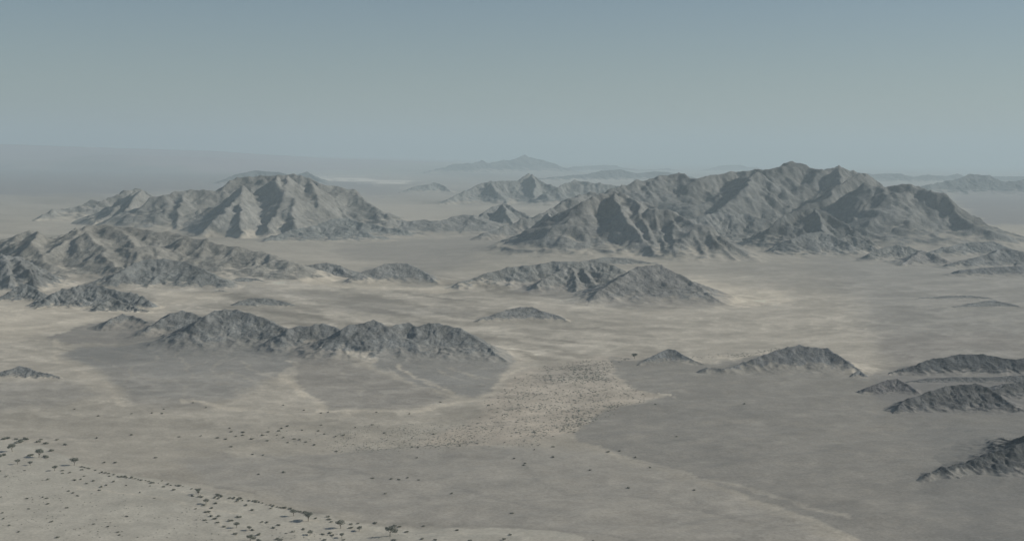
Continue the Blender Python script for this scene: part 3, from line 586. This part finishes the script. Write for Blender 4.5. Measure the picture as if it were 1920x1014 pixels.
def clumps(centres, radii, n, size, flat=.75):
    """small leaf-clump triangles spread through ellipsoids"""
    V = []; Fc = []
    for (cx, cy, cz), r in zip(centres, radii):
        for _ in range(n):
            d = rs.normal(size=3); d /= np.linalg.norm(d) + 1e-9; d *= rs.uniform(.35, 1.0) ** .6
            p = np.array([cx, cy, cz]) + d * np.array([r, r, r * flat])
            if p[2] < .05: p[2] = .05 + rs.uniform(0, .2)
            a = rs.normal(size=3); a /= np.linalg.norm(a); b = np.cross(a, rs.normal(size=3)); b /= np.linalg.norm(b) + 1e-9
            sz = size * rs.uniform(.6, 1.3); k = len(V)
            V += [p + a * sz, p - a * sz * .5 + b * sz * .8, p - a * sz * .5 - b * sz * .8]; Fc.append((k, k + 1, k + 2))
    return V, Fc
def tube(V, Fc, pts, rad):
    k0 = len(V)
    for p, r in zip(pts, rad):
        for i in range(5): V.append(np.array([p[0] + r * math.cos(i * 1.2566), p[1] + r * math.sin(i * 1.2566), p[2]]))
    for j in range(len(pts) - 1):
        for i in range(5): a = k0 + j * 5 + i; b = k0 + j * 5 + (i + 1) % 5; Fc.append((a, b, b + 5, a + 5))
def mk(name, V, Fc, mat):
    me = bpy.data.meshes.new(name); me.from_pydata([tuple(v) for v in V], [], Fc); me.update(); me.materials.append(mat); return me
shrub_meshes = []
for k in range(5):
    n = 3 + k % 3
    cs = [(rs.uniform(-.55, .55), rs.uniform(-.55, .55), rs.uniform(.4, .6)) for _ in range(n)]
    V, Fc = clumps(cs, [rs.uniform(.5, .75) for _ in cs], 55, .17, .7); shrub_meshes.append(mk('shrub', V, Fc, M_SHRUB))
tree_kinds = []
for k in range(4):
    V = []; Fc = []
    lean = rs.uniform(-.06, .06)
    tube(V, Fc, [(0, 0, -.05), (lean * .5, 0, .15), (lean, .01, .30)], [.04, .032, .026])
    cs = []; rr = []
    for j in range(5 + k % 2):
        a = j * 1.25 + rs.uniform(-.3, .3); e = rs.uniform(.22, .36)
        tip = (lean + e * math.cos(a), e * math.sin(a), rs.uniform(.46, .78))
        tube(V, Fc, [(lean, .01, .27), (lean + e * .5 * math.cos(a), e * .5 * math.sin(a), .45), tip], [.022, .015, .008])
        cs.append(tip); rr.append(rs.uniform(.13, .27))
    cs.append((lean, 0, .72)); rr.append(.26)
    if k == 3: cs += [(.55, .1, .5), (.5, -.1, .42)]; rr += [.2, .16]
    VL, FL = clumps(cs, [r * 1.2 for r in rr], 110, .05, .75)
    tree_kinds.append((mk('trunk', V, Fc, M_BARK), mk('crown', VL, FL, M_ACACIA)))
def gpos(px, py):
    p = G(px, py)
    for _ in range(3):
        z = float(ground_z(np.array([p[0]]), np.array([p[1]]))[0])
        d = raydir(px, py); t = (z - H) / d[2]; p = np.array([d[0] * t, d[1] * t])
    return p[0], p[1], z
GT = 'acacia trees along the dry wash at the lower left'
# column, row of the trunk foot, height in m, kind, label
TREES = [
 (731, 1004, 8.6, 3, 'largest acacia by the wash, two-lobed grey crown, nearest the bottom edge'),
 (639, 990, 7.6, 0, 'round-crowned acacia beside the vehicle track, left of the largest two-lobed acacia'),
 (578, 976, 8.0, 1, 'wide open-crowned acacia near the end of the shrub row, with a long shadow'),
 (551, 967, 6.6, 2, 'slender acacia with a clear bare trunk just below the dark shrub row'),
 (673, 996, 5.0, 2, 'small acacia between the round-crowned acacia and the largest two-lobed one'),
 (581, 1003, 4.6, 0, 'lone small upright acacia on pale gravel below the wide open-crowned one'),
 (641, 1008, 4.2, 1, 'tiny acacia directly below the round-crowned acacia near the bottom edge'),
 (738, 1019, 4.5, 0, 'small acacia cut by the bottom edge below the largest acacia'),
 (443, 989, 5.0, 1, 'low dense bushy acacia right of the forked track at the lower left'),
 (469, 1015, 6.2, 3, 'broad acacia at the bottom edge below the forked track'),
 (485, 1019, 4.2, 2, 'dark small acacia at the bottom edge right of the broad one'),
 (467, 994, 4.0, 0, 'squat acacia right of the low dense bushy one'),
 (23, 846, 9.0, 0, 'big round acacia at the far left edge under the line of far shrubs'),
 (73, 857, 9.0, 1, 'big spreading acacia, second from the left edge, ringed by shrubs'),
 (33, 870, 5.6, 2, 'leaning small acacia just below the two big left-hand acacias'),
 (57, 872, 4.6, 0, 'small pale acacia right of the leaning one at the left'),
 (139, 872, 7.8, 1, 'acacia standing where the dark shrub row begins at its upper left end'),
 (102, 882, 5.6, 2, 'small acacia alone below and left of the start of the shrub row'),
 (386, 944, 5.0, 0, 'small acacia at the head of the forked track below the shrub row'),
 (372, 926, 5.4, 1, 'small acacia inside the bend at the middle of the shrub row'),
 (1190, 672, 9.0, 0, 'solitary flat-topped acacia beside the small dark cone on the right'),
]
seen_kind = {}
for i, (px, py, hg, k, lab) in enumerate(TREES):
    x, y, z = gpos(px, py)
    e = bpy.data.objects.new('acacia_tree', None); sc.collection.objects.link(e)
    e.location = (x, y, z); e.rotation_euler = (0, 0, (i * 2.4) % 6.28 if k != 3 else .2); e.scale = (hg, hg, hg)
    e['label'] = lab; e['category'] = 'tree'
    if px < 1000: e['group'] = GT
    for nm, me in zip(('trunk', 'crown'), tree_kinds[k]):
        o = bpy.data.objects.new(nm, me); sc.collection.objects.link(o); o.parent = e
rp = random.Random(11)
def Z5(pts, ox=0, oy=754, f=3.9): return [(ox + a / f, oy + b / f) for a, b in pts]
def shrub(px, py, r, lab, grp):
    x, y, z = gpos(px, py); o = bpy.data.objects.new('shrub', rp.choice(shrub_meshes)); sc.collection.objects.link(o)
    o.location = (x, y, z - .1); o.rotation_euler = (0, 0, rp.uniform(0, 6.28)); q = r * rp.uniform(.85, 1.15)
    o.scale = (q * rp.uniform(.9, 1.4), q, q * rp.uniform(.75, 1.0)); o['label'] = lab; o['category'] = 'shrub'; o['group'] = grp
far_left = Z5([(40,265),(60,262),(20,268),(120,268),(200,268),(185,264),(150,280),(165,282),(300,270),(290,285),(270,288),(345,298),(330,300),(420,272),(480,307),(30,385),(10,392),(380,353),(345,400),(335,395),(280,358),(230,385),(215,388),(150,292),(120,294)])
for p in far_left: shrub(p[0], p[1] + 1, 2.3, 'dark shrub in the loose cluster at the left edge where the pale gravel flat begins', 'shrubs at the upper edge of the gravel flat')
near_left = Z5([(180,495),(40,540),(455,497),(460,515),(615,537),(590,560),(635,590),(685,571),(800,537),(830,577),(775,603),(740,615),(925,604),(1095,608),(725,640),(505,646),(530,660),(570,680),(315,690),(340,700),(350,740),(490,768),(15,805),(25,848),(65,897),(140,943),(685,887),(870,967),(790,905),(860,945),(1130,697),(1430,775),(545,567),(600,490),(640,478),(600,470),(0,500),(510,512),(345,562),(1025,655),(210,775),(5,690),(375,870),(930,830),(1500,860),(420,985),(200,700)])
for p in near_left: shrub(p[0], p[1] + 1, 1.35, 'small dark shrub scattered on the pale gravel flat below the shrub row', 'scattered shrubs on the lower left gravel flat')
row = [(152,874),(160,875),(168,877),(178,880),(186,885),(190,885),(197,886),(204,887),(212,889),(222,892),(228,893),(234,893),(240,894),(247,895),(254,896),(260,898),(266,899),(272,900),(278,901),(284,904),(290,904),(296,904),(303,900),(314,907),(322,908),(330,909),(336,910),(343,911),(360,915),(366,915),(371,917),(371,922),(374,930),(378,931),(404,925),(410,928),(416,930),(403,932),(432,933),(440,934),(447,935),(456,937),(466,938),(475,939),
       (480,940),(486,941),(492,942),(500,945),(506,946),(512,947),(518,949),(524,950),(530,951),(536,951),(542,952),(547,953),(551,955),(556,957),(562,958),(568,960),(574,960)]
for p in row: shrub(p[0] + rp.uniform(-1.5, 1.5), p[1] + 1 + rp.uniform(-.6, .6), rp.uniform(.8, 1.9), 'dark green shrub in the dense curved row along the edge of the gravel flat', 'dense row of shrubs along the dry wash')
rightz = Z5([(110,773),(360,803),(435,845),(525,833),(535,853),(550,870),(745,883),(695,890),(1048,907),(1015,900),(870,882),(1475,933),(1225,903),(80,875),(45,872),(350,925),(165,895),(270,945),(490,963),(560,970),(155,997),(1210,997),(1815,997),(1860,965),(1565,1010),(20,965),(1100,945),(695,915),(540,955),(1310,1003),(130,915),(180,1003),(500,1003),(640,1003)], 480)
for p in rightz: shrub(p[0], p[1] + 1, 1.6, 'dark low shrub dotting the pale gravel around the acacias near the bottom edge', 'shrubs around the bottom acacias')
trackz = Z5([(1195,615),(1270,637),(1410,683),(1460,688),(1455,655),(1590,672),(1600,700),(1610,680),(1710,695),(1735,722),(1760,700),(1800,750),(1845,788),(1545,770),(1530,797),(1510,800),(1700,860),(1740,835),(1755,838),(1680,863),(1870,720),(1545,830),(1570,850),(1590,875),(1600,830),(1485,750),(1640,905),(1850,930),(1580,735),(1720,960)])
for p in trackz: shrub(p[0], p[1] + 1, 1.7, 'dark shrub beside the pale forked track under the right end of the shrub row', 'shrubs beside the forked track')
midz = Z5([(705,262),(965,238),(1310,252),(1590,260),(1650,268),(1725,248),(1690,215),(1840,268),(1690,325),(1850,380),(1140,404),(760,440),(840,440),(1110,78),(960,82),(1185,82),(1195,50),(1505,38),(1415,2),(520,415),(545,50),(1680,190),(1775,220),(1775,240),(1470,245),(720,100)]) +        Z5([(200,512),(20,525),(850,556),(985,560),(1045,565),(1190,567),(1105,550),(945,668),(1430,665),(590,357),(1175,404),(475,165),(725,183),(850,165),(335,203),(455,209),(500,232),(230,174),(475,78),(530,73),(880,73),(1120,83),(200,20),(350,58),(320,272),(280,268),(235,293),(205,255),(85,280),(155,240),(50,240),(430,310),(360,290),(580,248),(640,240),(55,385),(190,190),(165,208),(90,215),(1185,328),(1140,328),(1490,318),(1700,20),(1350,752-754),(940,225),(1300,232)], 480) +        Z5([(300,400),(570,495),(850,625),(1330,640),(905,402),(790,355),(1010,475),(300,325),(455,218),(590,1012),(15,410),(95,445),(85,460),(1205,250),(700,362),(190,315),(165,345),(0,808),(1050,15),(1700,12)], 960)
for p in midz: shrub(p[0], p[1] + .5, 1.55, 'isolated dark shrub on the open brown plain of the middle foreground', 'isolated shrubs on the open plain')
def scatter(name, polys, counts, rmin, rmax, label, seed):
    """plants too many to count, one object"""
    q = np.random.RandomState(seed); V = []; Fc = []; n0 = 0
    for poly, cnt in zip(polys, counts):
        xs = [p[0] for p in poly]; ys = [p[1] for p in poly]; got = 0; tries = 0
        while got < cnt and tries < 40:
            tries += 1
            px = q.uniform(min(xs), max(xs), 2000); py = q.uniform(min(ys), max(ys), 2000)
            ok = poly_sd(px, py * YS, poly) > q.uniform(-4, 16, 2000)
            P = [G(a, b) for a, b in zip(px[ok], py[ok])]
            if not P: continue
            P = np.array(P); nn = fbm(P[:, 0] / 60, P[:, 1] / 60, 3, 700) + .6 * perlin(P[:, 0] / 260, P[:, 1] / 200, 701)
            P = P[nn + q.uniform(-1.0, 1.0, len(P)) > .1][:max(cnt - got, 0)]
            zz = ground_z(P[:, 0], P[:, 1]); got += len(P)
            for (x, y), z in zip(P, zz):
                r = q.uniform(rmin, rmax) * (1.5 if q.rand() < .12 else 1); h = r * q.uniform(.6, .9); m = 6; k = len(V); a0 = q.uniform(0, 6.28)
                el = q.uniform(.8, 1.7)
                for t, (fr, fz) in enumerate(((.8, -.15), (1.0, .45))):
                    for i in range(m):
                        a = a0 + i * 6.283 / m + t * .5; rr = r * fr * q.uniform(.75, 1.2); V.append((x + rr * math.cos(a) * el, y + rr * math.sin(a), z + h * fz * q.uniform(.8, 1.3)))
                V.append((x + q.uniform(-.3, .3) * r, y, z + h)); 
                for i in range(m):
                    j = (i + 1) % m; Fc.append((k + i, k + j, k + m + j)); Fc.append((k + i, k + m + j, k + m + i)); Fc.append((k + m + i, k + m + j, k + 2 * m))
    o = bpy.data.objects.new(name, mk(name, V, Fc, M_DWARF)); sc.collection.objects.link(o); o['kind'] = 'stuff'; o['label'] = label; o['category'] = 'shrubs'
ALL = [(905, 755), (960, 705), (1010, 688), (1100, 673), (1190, 670), (1150, 700), (1165, 715), (1235, 745), (1130, 775), (1105, 790), (1075, 812), (1040, 820), (950, 832), (850, 838), (780, 830), (860, 800), (900, 780)]
scatter('shrub_cover', [ALL, [(1020, 688), (1100, 673), (1185, 671), (1150, 690), (1140, 715), (1080, 718), (1010, 715)], [(1080, 765), (1230, 745), (1100, 795), (1070, 812), (1040, 800)], [(1295, 668), (1380, 662), (1480, 650), (1480, 655), (1400, 668), (1300, 672)]],
        [1500, 800, 300, 150], .35, 1.05, 'low dark desert shrubs speckling the pale alluvial fan in the centre', 3)
scatter('dwarf_shrubs', [[(640, 800), (900, 790), (1100, 790), (1000, 838), (820, 846), (600, 840)], [(480, 800), (640, 800), (600, 835), (470, 825)], [(0, 870), (400, 960), (500, 1014), (0, 1014)], [(500, 985), (800, 1000), (800, 1014), (500, 1014)]],
        [1500, 80, 260, 60], .3, .6, 'fine dwarf shrubs dusting the pale sand below the fan and the gravel flat', 9)

# each shrub's label: by the nearest acacia or by its place in its own group
ORD = ['first', 'second', 'third', 'fourth', 'fifth', 'sixth', 'seventh', 'eighth', 'ninth', 'tenth', 'eleventh', 'twelfth', 'thirteenth', 'fourteenth', 'fifteenth', 'sixteenth', 'seventeenth', 'eighteenth', 'nineteenth', 'twentieth']
TENS = {2: 'twenty', 3: 'thirty', 4: 'forty', 5: 'fifty', 6: 'sixty', 7: 'seventy', 8: 'eighty', 9: 'ninety'}
def ordinal(n):
    if n <= 20: return ORD[n - 1]
    t, r = divmod(n, 10)
    return (TENS[t][:-1] + 'ieth') if r == 0 else TENS[t] + '-' + ORD[r - 1]
def where_in(o):
    a, b = project(np.array([o.location[0]]), np.array([o.location[1]]), np.array([o.location[2]])); return float(a[0]), float(b[0])
groups = {}
for o in sc.objects:
    if o.name.startswith('shrub') and o.get('group'): groups.setdefault(o['group'], []).append(o)
PHRASE = {
 'shrubs at the upper edge of the gravel flat': 'dark shrub of the loose cluster at the left edge, {} from the left',
 'scattered shrubs on the lower left gravel flat': 'small shrub scattered on the lower left gravel flat, {} from the left',
 'dense row of shrubs along the dry wash': 'dense green shrub in the curved row, {} from its upper left end',
 'shrubs around the bottom acacias': 'low shrub on pale gravel around the bottom acacias, {} from the left',
 'shrubs beside the forked track': 'dark shrub beside the pale forked track, {} from the left',
 'isolated shrubs on the open plain': 'isolated shrub on the open brown plain, {} from the left'}
for gname, obs in groups.items():
    obs.sort(key=lambda o: where_in(o)[0])
    for k, o in enumerate(obs):
        o['label'] = PHRASE[gname].format(ordinal(k + 1))
    obs[-1]['label'] = PHRASE[gname].split(',')[0] + ', farthest right of them all'
